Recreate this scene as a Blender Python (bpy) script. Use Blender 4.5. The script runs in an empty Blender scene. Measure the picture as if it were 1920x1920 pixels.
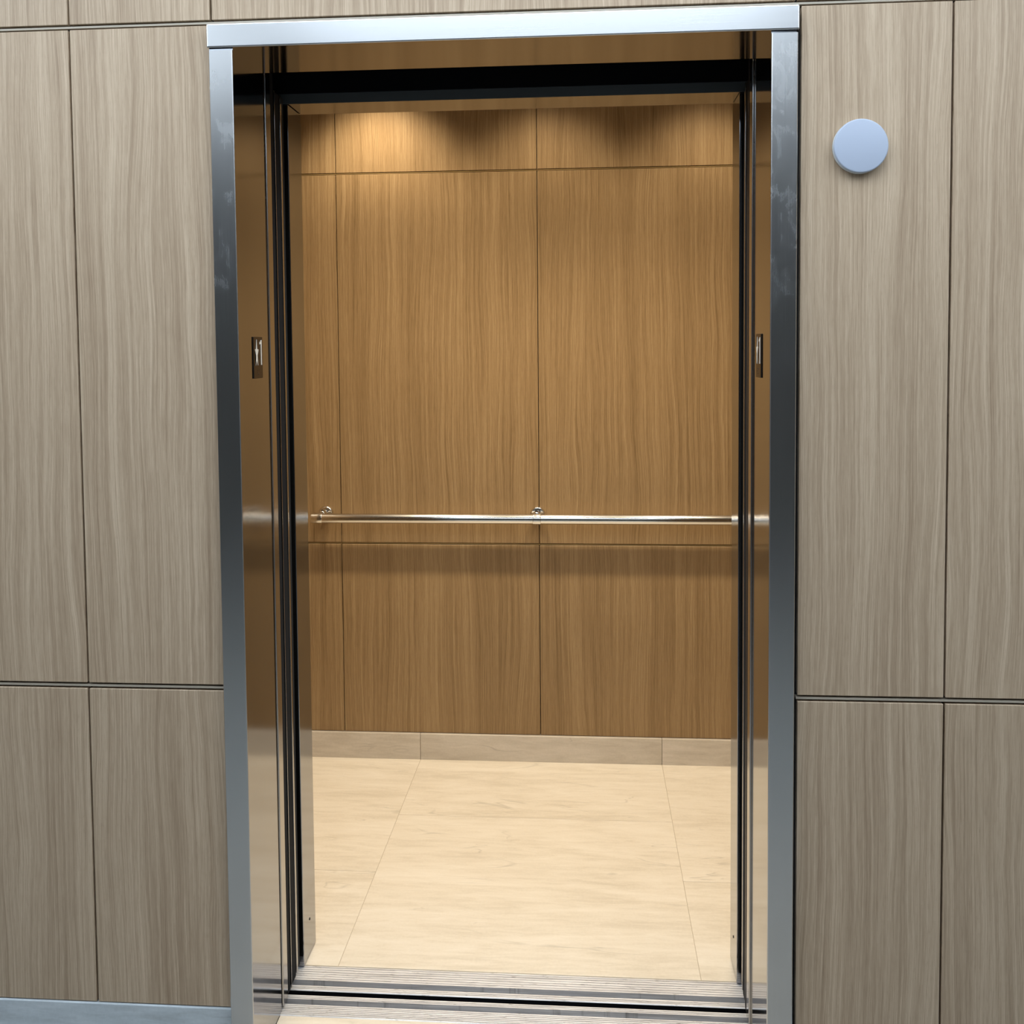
import bpy, bmesh, math, random
from mathutils import Vector, Matrix
random.seed(4)
S = bpy.context.scene
C = S.collection

# ------------------------------------------------------------------ helpers
def link(name, bm, mat, parent=None, smooth=False):
    me = bpy.data.meshes.new(name)
    bmesh.ops.recalc_face_normals(bm, faces=bm.faces)
    bm.to_mesh(me); bm.free()
    mats = mat if isinstance(mat, (list, tuple)) else [mat]
    for m in mats: me.materials.append(m)
    if smooth:
        for p in me.polygons: p.use_smooth = True
        me.set_sharp_from_angle(angle=math.radians(32))
    o = bpy.data.objects.new(name, me); C.objects.link(o)
    if parent is not None: o.parent = parent
    return o

def recentre(o):
    """put the origin of a mesh at the middle of its bounds"""
    me = o.data
    lo = Vector([min(v.co[i] for v in me.vertices) for i in range(3)])
    hi = Vector([max(v.co[i] for v in me.vertices) for i in range(3)])
    c = (lo + hi) / 2
    me.transform(Matrix.Translation(-c)); o.location = o.location + c
    return o

def box(bm, x0, x1, y0, y1, z0, z1, bev=0.0, seg=2, mi=0):
    t = bmesh.new()
    bmesh.ops.create_cube(t, size=1.0)
    for v in t.verts:
        v.co = Vector((x0 + (v.co.x + .5) * (x1 - x0), y0 + (v.co.y + .5) * (y1 - y0), z0 + (v.co.z + .5) * (z1 - z0)))
    if bev > 0:
        bmesh.ops.bevel(t, geom=list(t.edges), offset=bev, segments=seg, affect='EDGES', profile=.5)
    for f in t.faces: f.material_index = mi
    tm = bpy.data.meshes.new('t'); t.to_mesh(tm); t.free(); bm.from_mesh(tm); bpy.data.meshes.remove(tm)
    return bm

def B(*a, **k): return box(bmesh.new(), *a, **k)

def cyl(bm, p0, p1, r0, r1=None, seg=32, bev=0.0):
    r1 = r0 if r1 is None else r1
    p0, p1 = Vector(p0), Vector(p1)
    d = p1 - p0
    t = bmesh.new()
    bmesh.ops.create_cone(t, cap_ends=True, segments=seg, radius1=r0, radius2=r1, depth=d.length)
    if bev > 0:
        es = [e for e in t.edges if any(len(f.verts) > 4 for f in e.link_faces)]
        bmesh.ops.bevel(t, geom=es, offset=bev, segments=3, affect='EDGES', profile=.5)
    q = Vector((0, 0, 1)).rotation_difference(d.normalized())
    t.transform(Matrix.Translation((p0 + p1) / 2) @ q.to_matrix().to_4x4())
    tm = bpy.data.meshes.new('t'); t.to_mesh(tm); t.free(); bm.from_mesh(tm); bpy.data.meshes.remove(tm)
    return bm

def extrude_x(bm, prof, x0, x1, mi=None):
    """closed profile of (y, z) points extruded along X"""
    a = [bm.verts.new((x0, y, z)) for y, z in prof]
    b = [bm.verts.new((x1, y, z)) for y, z in prof]
    n = len(prof)
    for i in range(n):
        f = bm.faces.new((a[i], a[(i + 1) % n], b[(i + 1) % n], b[i]))
        if mi: f.material_index = mi[i]
    bm.faces.new(a); bm.faces.new(list(reversed(b)))
    return bm

def extrude_z(bm, prof, z0, z1):
    a = [bm.verts.new((x, y, z0)) for x, y in prof]
    b = [bm.verts.new((x, y, z1)) for x, y in prof]
    n = len(prof)
    for i in range(n):
        bm.faces.new((a[i], a[(i + 1) % n], b[(i + 1) % n], b[i]))
    bm.faces.new(a); bm.faces.new(list(reversed(b)))
    return bm

def thing(name, label, cat, loc=(0, 0, 0), group=None):
    o = bpy.data.objects.new(name, None); C.objects.link(o)
    o.location = loc; o.empty_display_size = .05
    tag(o, label, cat, group)
    return o

def tag(o, label, cat, group=None):
    o['label'] = label; o['category'] = cat
    if group: o['group'] = group
    return o

def struct(o): o['kind'] = 'structure'; return o

def put(name, bm, mat, parent, smooth=False, label=None):
    """part given in world coordinates under a thing that has a location"""
    off = parent.matrix_basis.translation.copy()
    p = parent.parent
    while p: off += p.matrix_basis.translation; p = p.parent
    bm.transform(Matrix.Translation(-off))
    o = link(name, bm, mat, parent, smooth)
    recentre(o)
    if label: o['label'] = label
    return o

# ------------------------------------------------------------------ materials
class NT:
    def __init__(s, name):
        s.m = bpy.data.materials.new(name); s.m.use_nodes = True
        s.t = s.m.node_tree; s.n = s.t.nodes; s.l = s.t.links
        s.b = s.n['Principled BSDF']
    def node(s, typ, **k):
        q = s.n.new(typ)
        for a, v in k.items(): setattr(q, a, v)
        return q
    def math(s, op, a, b=0.0, c=0.0):
        q = s.node('ShaderNodeMath', operation=op)
        for i, v in enumerate((a, b, c)):
            if isinstance(v, (int, float)): q.inputs[i].default_value = v
            else: s.l.new(v, q.inputs[i])
        return q.outputs[0]
    def noise(s, vec, scale, detail=4, rough=.55, dist=0.0):
        q = s.node('ShaderNodeTexNoise')
        q.inputs['Scale'].default_value = scale; q.inputs['Detail'].default_value = detail
        q.inputs['Roughness'].default_value = rough; q.inputs['Distortion'].default_value = dist
        s.l.new(vec, q.inputs['Vector']); return q.outputs['Fac']
    def mapv(s, vec, scale=(1, 1, 1), loc=(0, 0, 0)):
        q = s.node('ShaderNodeMapping')
        q.inputs['Scale'].default_value = scale; q.inputs['Location'].default_value = loc
        s.l.new(vec, q.inputs['Vector']); return q.outputs['Vector']
    def ramp(s, fac, stops):
        q = s.node('ShaderNodeValToRGB')
        e = q.color_ramp.elements
        while len(e) < len(stops): e.new(.5)
        for i, (p, c) in enumerate(stops):
            e[i].position = p; e[i].color = (*c, 1) if len(c) == 3 else c
        s.l.new(fac, q.inputs['Fac']); return q.outputs['Color']
    def mix(s, f, a, b, mode='MIX'):
        q = s.node('ShaderNodeMix', data_type='RGBA', blend_type=mode)
        if isinstance(f, (int, float)): q.inputs[0].default_value = f
        else: s.l.new(f, q.inputs[0])
        for i, v in ((6, a), (7, b)):
            if isinstance(v, tuple): q.inputs[i].default_value = (*v, 1)
            else: s.l.new(v, q.inputs[i])
        return q.outputs[2]
    def bump(s, h, dist, strength=1.0):
        q = s.node('ShaderNodeBump'); q.inputs['Distance'].default_value = dist
        q.inputs['Strength'].default_value = strength
        s.l.new(h, q.inputs['Height']); s.l.new(q.outputs[0], s.b.inputs['Normal'])

def plain(name, col, rough=.5, metal=0.0, spec=None):
    t = NT(name); t.b.inputs['Base Color'].default_value = (*col, 1)
    t.b.inputs['Roughness'].default_value = rough; t.b.inputs['Metallic'].default_value = metal
    if spec is not None: t.b.inputs['Specular IOR Level'].default_value = spec
    return t.m

def wood(name, dark, mid, light, rough=.45, spec=.3):
    t = NT(name)
    tc = t.node('ShaderNodeTexCoord'); oi = t.node('ShaderNodeObjectInfo')
    off = t.node('ShaderNodeCombineXYZ')
    t.l.new(t.math('MULTIPLY', oi.outputs['Random'], 37.0), off.inputs[0])
    t.l.new(t.math('MULTIPLY', oi.outputs['Random'], 91.0), off.inputs[2])
    add = t.node('ShaderNodeVectorMath', operation='ADD')
    t.l.new(tc.outputs['Object'], add.inputs[0]); t.l.new(off.outputs[0], add.inputs[1])
    v = add.outputs[0]
    # slow sideways wander of the grain
    w1 = t.noise(t.mapv(v, (4.0, 1, .9)), 1.0, 2, .5)
    w2 = t.noise(t.mapv(v, (14.0, 1, 3.2)), 1.0, 3, .5)
    sep = t.node('ShaderNodeSeparateXYZ'); t.l.new(v, sep.inputs[0])
    dx = t.math('ADD', t.math('MULTIPLY', t.math('SUBTRACT', w1, .5), .085), t.math('MULTIPLY', t.math('SUBTRACT', w2, .5), .016))
    x = t.math('ADD', sep.outputs[0], dx)
    cb = t.node('ShaderNodeCombineXYZ'); t.l.new(x, cb.inputs[0]); t.l.new(sep.outputs[2], cb.inputs[2])
    g = cb.outputs[0]
    broad = t.noise(t.mapv(g, (10, 1, .22)), 1.0, 2, .5)
    band = t.noise(t.mapv(g, (85, 1, .7)), 1.0, 3, .6)
    line = t.noise(t.mapv(g, (330, 1, 1.9)), 1.0, 4, .7)
    raw = t.noise(t.mapv(v, (760, 1, 16)), 1.0, 2, .7)
    pore = t.noise(t.mapv(v, (900, 1, 60)), 1.0, 1, .5)
    f = t.math('ADD', t.math('MULTIPLY', broad, .16), t.math('MULTIPLY', band, .26))
    f = t.math('ADD', f, t.math('MULTIPLY', line, .36))
    f = t.math('ADD', f, t.math('MULTIPLY', raw, .22))
    col = t.ramp(f, [(.39, dark), (.5, mid), (.60, light)])
    pm = t.ramp(pore, [(.30, (1, 1, 1)), (.40, (0, 0, 0))])
    col = t.mix(t.math('MULTIPLY', pm, .25), col, dark)
    t.l.new(col, t.b.inputs['Base Color'])
    t.b.inputs['Roughness'].default_value = rough; t.b.inputs['Specular IOR Level'].default_value = spec
    t.bump(line, .0003, .35)
    return t.m

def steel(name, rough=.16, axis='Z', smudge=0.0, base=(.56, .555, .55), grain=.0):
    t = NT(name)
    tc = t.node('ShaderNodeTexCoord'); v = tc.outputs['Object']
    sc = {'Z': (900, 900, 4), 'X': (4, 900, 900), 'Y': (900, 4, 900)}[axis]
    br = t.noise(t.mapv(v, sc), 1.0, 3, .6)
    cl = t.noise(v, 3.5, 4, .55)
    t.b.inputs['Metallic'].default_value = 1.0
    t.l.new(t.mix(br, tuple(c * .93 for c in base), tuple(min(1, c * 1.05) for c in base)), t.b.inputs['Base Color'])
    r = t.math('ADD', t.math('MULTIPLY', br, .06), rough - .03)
    r = t.math('ADD', r, t.math('MULTIPLY', cl, .04))
    if smudge:
        g = t.node('ShaderNodeNewGeometry'); sp = t.node('ShaderNodeSeparateXYZ'); t.l.new(g.outputs['Position'], sp.inputs[0])
        band = t.node('ShaderNodeMapRange', interpolation_type='SMOOTHSTEP'); t.l.new(sp.outputs[2], band.inputs[0])
        band.inputs[1].default_value = 1.35; band.inputs[2].default_value = 1.95
        n = t.noise(t.mapv(g.outputs['Position'], (1.4, 1, .8)), 15.0, 4, .6, .9)
        m = t.ramp(n, [(.50, (0, 0, 0)), (.72, (1, 1, 1))])
        m = t.math('MULTIPLY', t.math('MULTIPLY', m, band.outputs[0]), smudge)
        r = t.math('ADD', r, t.math('MULTIPLY', m, .18))
        # greasy finger marks scatter some light of their own
        met = t.math('SUBTRACT', 1.0, t.math('MULTIPLY', m, .22)); t.l.new(met, t.b.inputs['Metallic'])
    t.l.new(r, t.b.inputs['Roughness'])
    return t.m

def stone(name, a, b, c, rough=.25, spec=.5):
    t = NT(name)
    tc = t.node('ShaderNodeTexCoord'); at = t.node('ShaderNodeAttribute', attribute_name='tile')
    off = t.node('ShaderNodeCombineXYZ')
    for i in range(3): t.l.new(t.math('MULTIPLY', at.outputs['Fac'], (13.7, 5.3, 7.9)[i]), off.inputs[i])
    add = t.node('ShaderNodeVectorMath', operation='ADD')
    t.l.new(tc.outputs['Object'], add.inputs[0]); t.l.new(off.outputs[0], add.inputs[1]); v = add.outputs[0]
    n1 = t.noise(t.mapv(v, (1.6, 9, 9)), 1.0, 5, .6, 1.2)
    n2 = t.noise(t.mapv(v, (9, 60, 60)), 1.0, 4, .65, .5)
    n3 = t.noise(t.mapv(v, (1.0, 5.0, 5.0)), 1.0, 3, .5, 1.6)
    n4 = t.noise(v, 140.0, 2, .6)
    f = t.math('ADD', t.math('ADD', t.math('MULTIPLY', n1, .5), t.math('MULTIPLY', n2, .38)), t.math('MULTIPLY', n4, .12))
    col = t.ramp(f, [(.38, a), (.5, b), (.62, c)])
    vein = t.math('ABSOLUTE', t.math('SUBTRACT', n3, .5))
    vm = t.ramp(vein, [(.0, (1, 1, 1)), (.007, (0, 0, 0))])
    brk = t.ramp(t.noise(v, 5.0, 2, .5), [(.5, (0, 0, 0)), (.6, (1, 1, 1))])
    vf = t.math('MULTIPLY', t.math('MULTIPLY', vm, brk), .45)
    col = t.mix(vf, col, tuple(q * .6 for q in a))
    t.l.new(col, t.b.inputs['Base Color'])
    t.b.inputs['Roughness'].default_value = rough; t.b.inputs['Specular IOR Level'].default_value = spec
    return t.m

def emit(name, col, strength):
    t = NT(name); t.b.inputs['Base Color'].default_value = (.8, .8, .8, 1)
    t.b.inputs['Emission Color'].default_value = (*col, 1); t.b.inputs['Emission Strength'].default_value = strength
    return t.m

M = {}
M['wood_lobby'] = wood('lobby_oak_laminate', (.30, .205, .130), (.455, .335, .225), (.60, .46, .325))
M['wood_car'] = wood('honey_oak_laminate', (.185, .113, .047), (.305, .195, .092), (.415, .285, .145), .42, .3)
M['steel_v'] = steel('brushed_steel_upright', .23, 'Z', .38)
M['steel_h'] = steel('brushed_steel_head', .24, 'X')
M['steel_ret'] = steel('brushed_steel_return_dimmed', .09, 'Z', base=(.33, .343, .37))  # frame steel again, dimmer reflections and cool lobby light put into its colour
M['steel_door'] = steel('door_steel', .16, 'Z', base=(.41, .405, .40))
M['steel_dark'] = steel('dark_door_edge', .3, 'Z', base=(.06, .065, .075))
M['chrome'] = steel('polished_rail', .14, 'X', base=(.72, .70, .66))
M['black'] = plain('unlit_shaft_black', (.006, .006, .007), .8, spec=.1)  # near-black stands for missing light in shaft, slot and sill gap
M['rubber'] = plain('black_rubber', (.014, .016, .019), .75, spec=.08)
M['door_edge'] = plain('dark_door_edge', (.018, .021, .024), .7, spec=.1)
M['slot'] = plain('dark_grey_cover', (.09, .10, .105), .5)
M['gap'] = plain('joint_black', (.012, .010, .009), .7)
M['spline'] = plain('pale_joint_spline', (.42, .36, .28), .5)
M['brass'] = plain('bronze_joint_spline', (.50, .33, .13), .35, .3)
M['stone'] = stone('cream_limestone', (.60, .525, .415), (.685, .61, .495), (.74, .67, .56), .28)
M['stone_base'] = stone('cream_limestone_less_lit', (.52, .455, .37), (.60, .535, .445), (.68, .61, .52), .35)  # floor limestone again, toned down because the base gets less light
M['grout'] = plain('grout', (.42, .35, .25), .8)
M['floor_grey'] = stone('blue_grey_floor_stone', (.27, .27, .255), (.33, .335, .32), (.40, .40, .385), .3)
M['skirting'] = stone('blue_grey_skirting', (.42, .45, .46), (.52, .56, .58), (.62, .66, .68), .3)
M['disc'] = plain('pale_blue_plastic', (.42, .465, .56), .4)
M['disc_rim'] = plain('pale_rim', (.62, .65, .66), .4)
M['white'] = plain('ceiling_white', (.82, .83, .84), .7)
M['plate'] = plain('dark_bronze_plate', (.045, .030, .018), .35, .6)
M['glyph'] = plain('cream_glyph', (.85, .80, .70), .45)
M['rear'] = plain('dark_slate_wall', (.10, .095, .085), .6)
M['side'] = plain('lobby_plaster', (.45, .45, .45), .7)
M['screw'] = plain('screw_dark', (.02, .015, .01), .5, .5)

def sill_mat():
    t = NT('worn_aluminium')
    tc = t.node('ShaderNodeTexCoord'); v = tc.outputs['Object']
    n = t.noise(t.mapv(v, (5, 130, 130)), 1.0, 5, .7)
    d = t.noise(t.mapv(v, (25, 160, 1)), 1.0, 4, .7, .4)
    sp = t.noise(v, 90.0, 3, .6)
    col = t.ramp(n, [(.3, (.50, .48, .47)), (.5, (.72, .70, .69)), (.7, (.93, .91, .89))])
    dm = t.ramp(d, [(.30, (1, 1, 1)), (.42, (0, 0, 0))])
    col = t.mix(t.math('MULTIPLY', dm, .6), col, (.12, .10, .085))
    t.l.new(col, t.b.inputs['Base Color']); t.b.inputs['Metallic'].default_value = .3
    t.l.new(t.math('ADD', t.math('MULTIPLY', sp, .35), .22), t.b.inputs['Roughness'])
    return t.m
M['sill'] = sill_mat()
M['groove'] = plain('sill_groove', (.10, .09, .085), .5, .5)

# ------------------------------------------------------------------ dimensions (metres)
W = .5335; H = 2.134
YF = -.02; YB = .170           # face of the frame, back of its returns
YC1, YC2 = .330, .436          # car front column
YD = 1.581                     # rear wall of the car
ZA, ZB, ZC = 2.191, .817, .122 # panel joints of the lobby wall
ZT = 2.104                     # underside of the car transom
CW = 1.016                     # half width of the car
CEIL = 2.75; CARTOP = 2.62
LX = 4.0; LY = -5.2

# ------------------------------------------------------------------ lobby wall (with the lift opening)
bm = bmesh.new()
box(bm, -LX, -.590, .016, .165, 0, CEIL); box(bm, .592, LX, .016, .165, 0, CEIL)
box(bm, -.590, .592, .016, .165, 2.186, CEIL)
wf = struct(link('wall_front', bm, M['gap']))
xs_all = [-LX, -2.09, -.884, .882, 2.09, LX]
g = .0022
def panel(x0, x1, z0, z1):
    put('wall_panel', B(x0 + g, x1 - g, 0.0, .016, z0, z1, bev=.0008, seg=1), M['wood_lobby'], wf)
JL, JR = -.584, .5925
rows = [(ZC + .002, ZB - .0065), (ZB + .0065, ZA - .0055)]
for z0, z1 in rows:
    panel(-LX, -2.09, z0, z1); panel(-2.09, -.884, z0, z1); panel(-.884, JL - g + .002, z0, z1)
    panel(JR, .882, z0, z1); panel(.882, 2.09, z0, z1); panel(2.09, LX, z0, z1)
for a, b in ((-LX, -2.09), (-2.09, -.884), (-.884, -.584), (-.584, .585), (.585, .882), (.882, 2.09), (2.09, LX)):
    panel(a, b, ZA + .0055, CEIL - .003)
for z, w in ((ZB, .0022), (ZA, .0020)):
    for a, b in (((-LX, -.590), (.592, LX)) if z < 1 else ((-LX, LX),)):
        put('joint_strip', B(a, b, .002, .016, z - w, z + w), M['spline'], wf, label='pale strip in the dark panel joint')
for a, b, n in ((-LX, JL, 'left'), (JR, LX, 'right')):
    bm = B(a, b, -.004, .016, 0, ZC, bev=.0015)
    struct(link('baseboard_front_' + n, bm, M['skirting']))

# round pale fitting on the wall, right of the frame
t = thing('hall_lantern', 'round pale blue-grey disc fitting on the wood wall right of the elevator frame', 'wall fitting', (.706, 0, 1.911))
bm = cyl(bmesh.new(), (.706, 0, 1.911), (.706, -.010, 1.911), .0520, .0520, 64, .002)
put('base_ring', bm, M['disc_rim'], t, True)
bm = cyl(bmesh.new(), (.706, -.010, 1.911), (.706, -.0165, 1.911), .0520, .0520, 64, .003)
put('lens', bm, M['disc'], t, True)

# ------------------------------------------------------------------ entrance frame
def jamb(s):
    """upright: face, rounded arris and deep return, one folded sheet"""
    xi, xo = W * s, (.5826 if s < 0 else .5844) * s
    r = .0030
    pts = [(xo, YB), (xo, YF + .0015), (xo - s * .0015, YF)]
    for k in range(7):
        a = math.pi / 2 * k / 6
        pts.append((xi + s * r * (1 - math.sin(a)), YF + r * (1 - math.cos(a))))
    pts += [(xi, YB - .002), (xi + s * .002, YB)]
    return extrude_z(bmesh.new(), pts, 0.0, H - .0045)
fr = thing('elevator_door_frame', 'wide brushed stainless steel frame around the open elevator doorway', 'door frame', (0, 0, 0))
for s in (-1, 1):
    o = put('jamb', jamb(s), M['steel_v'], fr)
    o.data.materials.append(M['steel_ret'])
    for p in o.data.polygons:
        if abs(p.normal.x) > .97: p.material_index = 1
bm = B(-.5850, .5862, YF - .004, YB, H, 2.1815, bev=.0028, seg=3)
o = put('head', bm, M['steel_h'], fr)
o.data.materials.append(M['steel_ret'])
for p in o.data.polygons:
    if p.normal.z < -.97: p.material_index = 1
for s in (-1, 1):
    put('corner_filler', B(*sorted((s * W, s * .582)), YF + .003, YB, H - .0045, H), M['steel_ret'], fr)

# floor-number plates on both returns
def star(cx, cz, w, h):
    pts = []
    for k in range(10):
        a = math.pi / 2 + k * math.pi / 5
        r = 1.0 if k % 2 == 0 else .42
        pts.append((cx + math.cos(a) * r * w / 1.902, cz + (math.sin(a) * r - .0955) * h / 1.809))
    return pts
def one(cx, cz, w, h):
    t_, b_ = cz + h / 2, cz - h / 2
    return [(cx + w * .12, b_), (cx + w * .5, b_), (cx + w * .5, t_), (cx + w * .18, t_), (cx - w * .05, t_ - h * .06),
            (cx - w * .5, t_ - h * .09), (cx - w * .5, t_ - h * .17), (cx + w * .12, t_ - h * .155)]
def flat_poly(pts, s, x, th):
    """outline in (u, z) -> plate on a plane facing the opening; u runs left to right for a reader"""
    bm = bmesh.new()
    xa, xb = x, x - s * th
    a = [bm.verts.new((xa, u, z)) for u, z in pts]; b = [bm.verts.new((xb, u, z)) for u, z in pts]
    n = len(pts)
    for i in range(n): bm.faces.new((a[i], a[(i + 1) % n], b[(i + 1) % n], b[i]))
    fa = bm.faces.new(a); fb = bm.faces.new(b)
    bmesh.ops.triangulate(bm, faces=[fa, fb])
    return bm
for s in (-1, 1):
    y0, y1, z0, z1 = (.064, .122, 1.4645, 1.554) if s < 0 else (.068, .127, 1.4600, 1.5510)
    side = 'left' if s < 0 else 'right'
    t = thing('floor_number_plate', 'small dark plate with star and raised 1 on the %s return of the elevator frame' % side,
              'sign', (s * W, (y0 + y1) / 2, z0), 'floor number plates on the frame')
    x = s * W
    xa, xb = sorted((x, x - s * .0025))
    put('plate', B(xa, xb, y0, y1, z0, z1, bev=.0012), M['plate'], t)
    mir = (lambda u: u) if s < 0 else (lambda u: y0 + y1 - u)
    def place(pts): return [(mir(u), z) for u, z in pts]
    w_, h_ = y1 - y0, z1 - z0
    gz = z0 + h_ * .622
    sw = .40
    put('star', flat_poly(place(star(y0 + w_ * .31, gz, w_ * sw, h_ * .62)), s, x - s * .0024, .0008), M['glyph'], t)
    put('numeral', flat_poly(place(one(y0 + w_ * .76, gz, w_ * .22, h_ * .60)), s, x - s * .0024, .0008), M['glyph'], t)
    bmd = bmesh.new()
    for (du, dz) in ((.40, .20), (.40, .15), (.48, .10), (.56, .20)):
        u = mir(y0 + w_ * du); z = z0 + h_ * dz
        cyl(bmd, (x - s * .0024, u, z), (x - s * .0034, u, z), .0011, .0007, 12)
    put('braille_dots', bmd, M['plate'], t)

# ------------------------------------------------------------------ doors, slid open into their pockets
def landing_door(s, xin, label):
    t = thing('landing_door', label, 'door', (s * .80, .20, .008), 'landing door panels')
    xo = s * 1.06
    a, b = sorted((xin + s * .0, xo))
    put('panel', B(a, b, .175, .209, .008, 2.150, bev=.0022, seg=3), M['steel_door'], t)
    a, b = sorted((xin + s * .0012, xin + s * .03))
    put('edge_seal', B(a, b, .2095, .2330, .010, 2.150, bev=.002), M['rubber'], t)
    for k in (.62, .98):
        put('guide_shoe', B(*sorted((s * k - .03, s * k + .03)), .186, .200, -.010, .0085), M['rubber'], t)
landing_door(-1, -.5305, 'steel sliding landing door slid open behind the left jamb of the frame')
landing_door(1, .5293, 'steel sliding landing door slid open behind the right jamb of the frame')
def car_door(s, label):
    t = thing('elevator_door', label, 'door', (s * .80, .28, .010), 'car door panels')
    xin, xo = s * (.5325 if s < 0 else .5330), s * 1.06
    a, b = sorted((xin + s * .001, xo))
    put('panel', B(a, b, .2935, .3150, .018, 2.115, bev=.002), M['door_edge'], t)
    a, b = sorted((xin, xin + s * .05))
    put('safety_edge', B(a, b, .2440, .2815, .010, 2.115, bev=.004, seg=3), M['rubber'], t)
    a, b = sorted((xin - s * .0012, xin + s * .02))
    put('edge_trim', B(a, b, .2822, .2928, .018, 2.115, bev=.001), M['steel_door'], t, label='thin bright metal strip')
    put('front_trim', B(a, b, .2402, .2432, .010, 2.115, bev=.0006), M['steel_door'], t, label='thin grey metal strip')
car_door(-1, 'dark edged car door slid open between left landing door and car wall')
car_door(1, 'dark edged car door slid open between right landing door and car wall')

# ------------------------------------------------------------------ sills
def sill(name, label, ya, yb, grooves, ribs):
    d = .013
    pts = [(ya, -.14), (ya, -.0018), (ya + .0016, 0)]
    feats = sorted([(c, w, d) for c, w in grooves] + [(c, .0017, .0020) for c in ribs])
    for c, w, dd in feats:
        pts += [(c - w / 2, 0), (c - w / 2, -dd), (c + w / 2, -dd), (c + w / 2, 0)]
    pts += [(yb - .0016, 0), (yb, -.0018), (yb, -.14)]
    t = tag(link(name, extrude_x(bmesh.new(), pts, -1.12, 1.12), M['sill']), label, 'door sill')
    t.data.materials.append(M['groove']); t.data.materials.append(M['black'])
    for p in t.data.polygons:
        if p.normal.z > .9 and p.center.z < -.0005: p.material_index = 1
        if abs(p.normal.y) > .9 and p.center.z < -.03: p.material_index = 2  # outer sides blacked so the gap between the sills reads unlit
    recentre(t)
    return t
sill('landing_sill', 'worn grooved aluminium threshold nearest the lobby floor, in front of the dark gap', .1560, .2295,
     [(.2045, .019)], [.161, .1665, .172, .178, .184, .190, .218, .223])
sill('elevator_sill', 'grooved aluminium threshold along the elevator car floor, behind the dark gap', .2460, .3395,
     [(.2735, .020)], [.252, .2575, .2900, .2985, .3070, .3155, .3240, .3325])

# ------------------------------------------------------------------ black shaft box against light leaks, door track
bm = bmesh.new()
box(bm, -1.30, 1.30, .166, .172, 2.183, 2.60)
box(bm, -1.30, 1.30, .166, 1.70, 2.66, 2.70)
box(bm, -1.32, -1.30, .016, 1.70, -.4, 2.70); box(bm, 1.30, 1.32, .016, 1.70, -.4, 2.70)
box(bm, -1.30, 1.30, .10, 1.75, -.42, -.40)
box(bm, -1.32, 1.32, 1.70, 1.74, -.42, 2.70)
struct(link('wall_shaft_blackout', bm, M['black']))  # black box added round the car so no light leaks in
bm = B(-1.1, 1.1, .1725, .240, 2.160, 2.30, bev=.003)
tag(recentre(link('door_track', bm, M['black'])), 'black door track in the dark slot above the doors', 'door track')

# ------------------------------------------------------------------ elevator car
bm = bmesh.new()
lay = bm.faces.layers.float.new('tile')
def tiles(bm, lay, rects, gap=.0013, th=.02, z=0.0):
    for i, (x0, x1, y0, y1) in enumerate(rects):
        n0 = len(bm.faces)
        box(bm, x0 + gap / 2, x1 - gap / 2, y0 + gap / 2, y1 - gap / 2, z - th, z, bev=.0004, seg=1)
        bm.faces.ensure_lookup_table()
        for f in bm.faces[n0:]: f[lay] = i * .37 + .11
rects = []
for (x0, x1, cuts) in ((-CW, -.445, (.3405, .7828, YD)), (-.445, .4436, (.3405, 1.1349, YD)), (.4436, CW, (.3405, .7828, YD))):
    for a, b in zip(cuts[:-1], cuts[1:]): rects.append((x0, x1, a, b))
tiles(bm, lay, rects)
n0 = len(bm.faces)
box(bm, -CW, CW, .3405, YD, -.06, -.0012, mi=1)
fl = struct(link('floor_car', bm, [M['stone'], M['grout']]))

wb = struct(link('wall_back', B(-CW - .03, CW + .03, YD + .016, YD + .06, 0, CARTOP), M['gap']))
ZB1, ZB2 = 2.160, .806
XJ = [-CW, -.7322, .0011, .7345, CW]
rowz = [(.0975, ZB2 - .0035), (ZB2 + .0035, ZB1 - .0035), (ZB1 + .0035, CARTOP)]
for a, b in zip(XJ[:-1], XJ[1:]):
    for z0, z1 in rowz:
        put('wall_panel', B(a + .0013, b - .0013, YD, YD + .016, z0, z1, bev=.0008, seg=1), M['wood_car'], wb)
for z in (ZB1, ZB2):
    put('joint_strip', B(-CW, CW, YD + .0015, YD + .016, z - .0009, z + .0009), M['brass'], wb, label='thin bronze strip in the panel joint')
bm = bmesh.new(); lay = bm.faces.layers.float.new('tile')
for i, (a, b) in enumerate(((-CW, -.4455), (-.4455, .4436), (.4436, CW))):
    n0 = len(bm.faces)
    box(bm, a + .0007, b - .0007, YD - .012, YD + .016, 0, .0958, bev=.0005, seg=1)
    bm.faces.ensure_lookup_table()
    for f in bm.faces[n0:]: f[lay] = 3.1 + i * .53
struct(link('baseboard_back', bm, M['stone_base']))
for s, n in ((-1, 'left'), (1, 'right')):
    a, b = sorted((s * CW, s * (CW + .03)))
    ws = struct(link('wall_' + n, B(*sorted((s * (CW + .016), s * (CW + .03))), YC1, YD + .016, 0, CARTOP), M['gap']))
    ys = [YC2, 1.010, YD]
    for y0, y1 in zip(ys[:-1], ys[1:]):
        for z0, z1 in rowz:
            o = put('wall_panel', B(*sorted((s * CW, s * (CW + .016))), y0 + .0013, y1 - .0013, z0, z1), M['wood_car'], ws)
            # grain runs along local X/Z: turn the panel so that its face spans them
            o.data.transform(Matrix.Rotation(math.radians(-90), 4, 'Z')); o.rotation_euler = (0, 0, math.radians(90))
    struct(link('baseboard_' + n, B(*sorted((s * (CW - .012), s * (CW + .016))), YC2 + .001, YD - .0125, 0, .0958), M['stone_base']))

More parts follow.
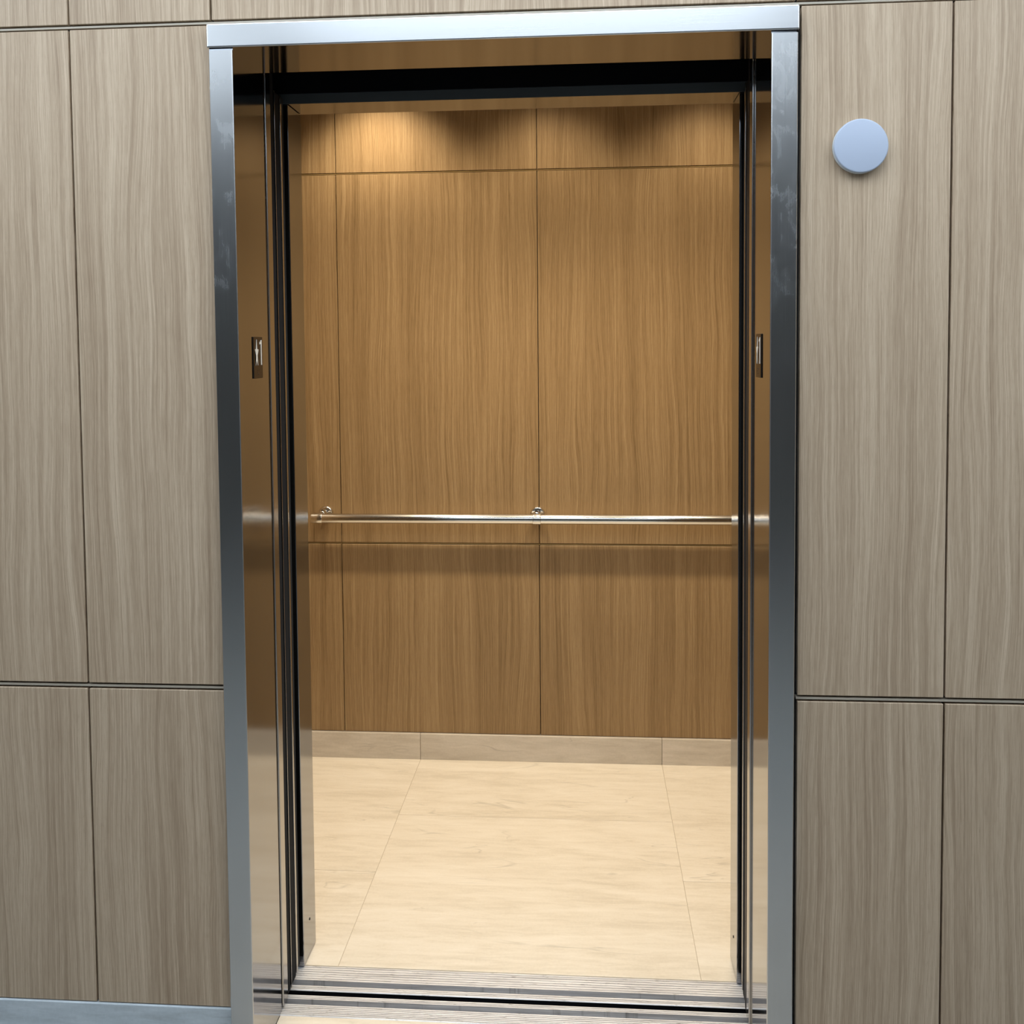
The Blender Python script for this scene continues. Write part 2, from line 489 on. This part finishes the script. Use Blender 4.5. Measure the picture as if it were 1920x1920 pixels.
# front columns and transom of the car (stainless)
def mitre_col(s):
    xi = -.5272 if s < 0 else .5262
    # inner edge meets the transom at 45 degrees
    bm = B(*sorted((xi, s * CW)), YC1, YC2, .0025, ZT + .0, bev=.0015)
    return bm
t = thing('entrance_column', 'narrow stainless column at left side of the car entrance', 'column', (-.77, .383, 0), 'car entrance columns')
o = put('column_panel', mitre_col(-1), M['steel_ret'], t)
def screw(s, y, z, par):
    x = -.5272 if s < 0 else .5262
    bm = cyl(bmesh.new(), (x + s * .002, y, z), (x - s * .0012, y, z), .0034, .0030, 20)
    put('screw', bm, M['screw'], par)
screw(-1, .384, .092, t)
t2 = thing('entrance_column', 'narrow stainless column at right side of the car entrance', 'column', (.77, .383, 0), 'car entrance columns')
put('column_panel', mitre_col(1), M['steel_ret'], t2)
screw(1, .384, .085, t2)
t = thing('elevator_transom', 'stainless transom above the car entrance, below the dark slot', 'transom', (0, .383, ZT))
bm = bmesh.new()
pr = [(YC1, ZT + .0012), (YC2, ZT + .0012), (YC2, CARTOP - .001), (YC1 + .002, CARTOP - .001), (YC1, 2.129)]
extrude_x(bm, pr, -CW, CW)
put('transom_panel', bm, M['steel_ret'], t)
put('front_lip', B(-1.02, 1.02, YC1 - .0016, YC1 - .0002, ZT + .0014, 2.1285), M['slot'], t, label='dark grey front lip')
put('slot_dark_sheet', B(-1.02, 1.02, .3255, .3295, 2.129, CARTOP - .01), M['black'], t)  # black sheet standing for the darkness inside the slot
struct(link('ceiling_car', B(-CW - .03, CW + .03, YC1, YD + .03, CARTOP, CARTOP + .03), plain('car_ceiling_panel', (.65, .62, .56), .5)))

# handrail
YR, ZR, RR = 1.512, .9105, .0178
hr = thing('handrail', 'polished stainless tube handrail across the back wall of the elevator car', 'handrail', (0, YR, ZR))
put('rail', cyl(bmesh.new(), (-.822, YR, ZR), (.822, YR, ZR), RR, seg=48), M['chrome'], hr, True)
for xb in (-.789, -.004, .789):
    bm = bmesh.new()
    if abs(xb) > .1:
        e = math.copysign(1, xb)
        cyl(bm, (xb - e * .006, YR, ZR), (xb + e * .036, YR, ZR), RR + .0016, seg=48, bev=.002)
    else:
        cyl(bm, (xb - .0145, YR, ZR), (xb + .0145, YR, ZR), RR + .0022, seg=48, bev=.0012)
    b = put('bracket_collar', bm, M['chrome'], hr, True)
    # stand-off post from the wall flange to the collar, its hub showing above the tube
    bm = cyl(bmesh.new(), (xb, YD - .001, ZR + .012), (xb, YR + .006, ZR + .012), .0125, seg=32, bev=.003)
    put('standoff_post', bm, M['chrome'], hr, True)
    bm = cyl(bmesh.new(), (xb, YD, ZR + .006), (xb, YD - .008, ZR + .006), .029, .025, 40, .002)
    put('wall_flange', bm, M['chrome'], hr, True)
    bm = cyl(bmesh.new(), (xb - .001, YR + .020, ZR + .022), (xb - .001, YR + .019, ZR + .0262), .0046, .0044, 20)
    put('set_screw', bm, M['screw'], hr)

# ------------------------------------------------------------------ recessed downlights of the car
def downlight(x, y, label, power, angle=1.9):
    t = thing('downlight', label, 'downlight', (x, y, CARTOP), 'downlights in the car ceiling')
    bm = bmesh.new()
    prof = [(.046, 0), (.058, 0), (.058, -.004), (.044, -.006), (.046, 0)]
    n = 32
    ring = []
    for (r, z) in prof[:-1]:
        ring.append([bm.verts.new((x + r * math.cos(k * 2 * math.pi / n), y + r * math.sin(k * 2 * math.pi / n), CARTOP + z)) for k in range(n)])
    for i in range(4):
        for k in range(n):
            bm.faces.new((ring[i][k], ring[i][(k + 1) % n], ring[(i + 1) % 4][(k + 1) % n], ring[(i + 1) % 4][k]))
    put('trim_ring', bm, M['steel_door'], t)
    bm = cyl(bmesh.new(), (x, y, CARTOP + .0), (x, y, CARTOP - .002), .044, seg=32)
    put('lamp_face', bm, emit('lamp_glow', (1, .865, .66), 3.0), t)
    ld = bpy.data.lights.new('downlight_lamp', 'SPOT'); ld.energy = power; ld.color = (1.0, .865, .66)
    ld.spot_size = angle; ld.spot_blend = .75; ld.shadow_soft_size = .06
    lo = bpy.data.objects.new('downlight_lamp', ld); C.objects.link(lo); lo.parent = t; lo.location = (0, 0, -.02)
DL = [(-.56, 1.36, 'warm downlight above the left end of the back wall', 50),
      (.03, 1.30, 'warm downlight above the middle of the back wall', 27),
      (.60, 1.30, 'warm downlight above the right end of the back wall', 27),
      (-.56, .82, 'warm downlight at the front left of the car ceiling', 62),
      (.03, .82, 'warm downlight at the front middle of the car ceiling', 62),
      (.60, .82, 'warm downlight at the front right of the car ceiling', 62)]
for x, y, l, p in DL: downlight(x, y, l, p)

# ------------------------------------------------------------------ lobby around the camera
bm = bmesh.new(); lay = bm.faces.layers.float.new('tile')
rects = []
yy = [.155, -.64, -1.44, -2.24, -3.04, -3.84, -4.64, LY]
xx = [-LX, -3.111, -2.222, -1.333, -.445, .4436, 1.333, 2.222, 3.111, LX]
for i in range(len(xx) - 1):
    for j in range(len(yy) - 1):
        y1 = yy[j] if j else -.022
        rects.append((xx[i], xx[i + 1], yy[j + 1], y1))
tiles(bm, lay, rects)
for f in bm.faces: f[lay] = f[lay] * 1.7 + 9.0
box(bm, -LX, LX, LY, -.022, -.06, -.0012, mi=1)
struct(link('floor', bm, [M['floor_grey'], M['grout']]))
bm = bmesh.new(); lay = bm.faces.layers.float.new('tile')
tiles(bm, lay, [(-LX, -.5335, -.022, .016), (-.5335, .5335, -.022, .155), (.5335, LX, -.022, .016)])
struct(link('floor_threshold', bm, M['stone']))
struct(link('ceiling', B(-LX, LX, LY, .165, CEIL, CEIL + .05), M['white']))
struct(link('wall_rear', B(-LX, LX, LY - .1, LY, 0, CEIL), M['rear']))
struct(link('wall_lobby_left', B(-LX - .1, -LX, LY - .1, .165, 0, CEIL), M['side']))
struct(link('wall_lobby_right', B(LX, LX + .1, LY - .1, .165, 0, CEIL), M['side']))
LAMP_A = emit('ceiling_panel_glow', (.75, .88, 1.02), 5.6)
LAMP_B = emit('ceiling_panel_dimmed', (.75, .88, 1.02), 2.75)
def troffer(x, y, sx, sy, label):
    t = thing('ceiling_light', label, 'ceiling light', (x, y, CEIL), 'flush ceiling light panels of the lobby')
    bm = bmesh.new()
    for a in ((x - sx - .02, x + sx + .02, y - sy - .02, y - sy), (x - sx - .02, x + sx + .02, y + sy, y + sy + .02),
              (x - sx - .02, x - sx, y - sy, y + sy), (x + sx, x + sx + .02, y - sy, y + sy)):
        box(bm, *a, CEIL - .012, CEIL)
    put('frame', bm, M['steel_door'], t)
    put('diffuser', B(x - sx, x + sx, y - sy, y + sy, CEIL - .008, CEIL - .001), LAMP_A if y > -1.5 else LAMP_B, t)
for y, n in ((-.85, 'nearest the elevator wall'), (-2.05, 'farther from the elevator wall')):
    for x, m in ((-2.0, 'left'), (0.0, 'centre'), (2.0, 'right')):
        troffer(x, y, .9, (.50 if y > -2 else .35), 'flush white light panel, %s one of the row %s' % (m, n))

# ------------------------------------------------------------------ world, camera
w = bpy.data.worlds.new('World'); S.world = w; w.use_nodes = True
w.node_tree.nodes['Background'].inputs[0].default_value = (.5, .6, .7, 1)
w.node_tree.nodes['Background'].inputs[1].default_value = .05

fpx, cy = 1852.96, 741.73
p, yw, r = .0498, .0748, -.0082
F = Vector((-math.sin(yw) * math.cos(p), math.cos(yw) * math.cos(p), -math.sin(p)))
R = Vector((math.cos(yw), math.sin(yw), 0)); U = R.cross(F)
R2 = R * math.cos(r) + U * math.sin(r); U2 = -R * math.sin(r) + U * math.cos(r)
cam = bpy.data.cameras.new('camera'); cam.sensor_width = 36; cam.sensor_fit = 'HORIZONTAL'
cam.lens = fpx / 1920 * 36; cam.shift_y = -(960 - cy) / 1920; cam.clip_start = .02
co = bpy.data.objects.new('camera', cam); C.objects.link(co)
mm = Matrix((R2, U2, -F)).transposed().to_4x4(); mm.translation = Vector((.1731, -1.993, 1.5291))
co.matrix_world = mm
S.camera = co
vs = S.view_settings
vs.view_transform = 'Standard'; vs.look = 'None'; vs.exposure = 0.0; vs.gamma = 1.0; vs.use_curve_mapping = False
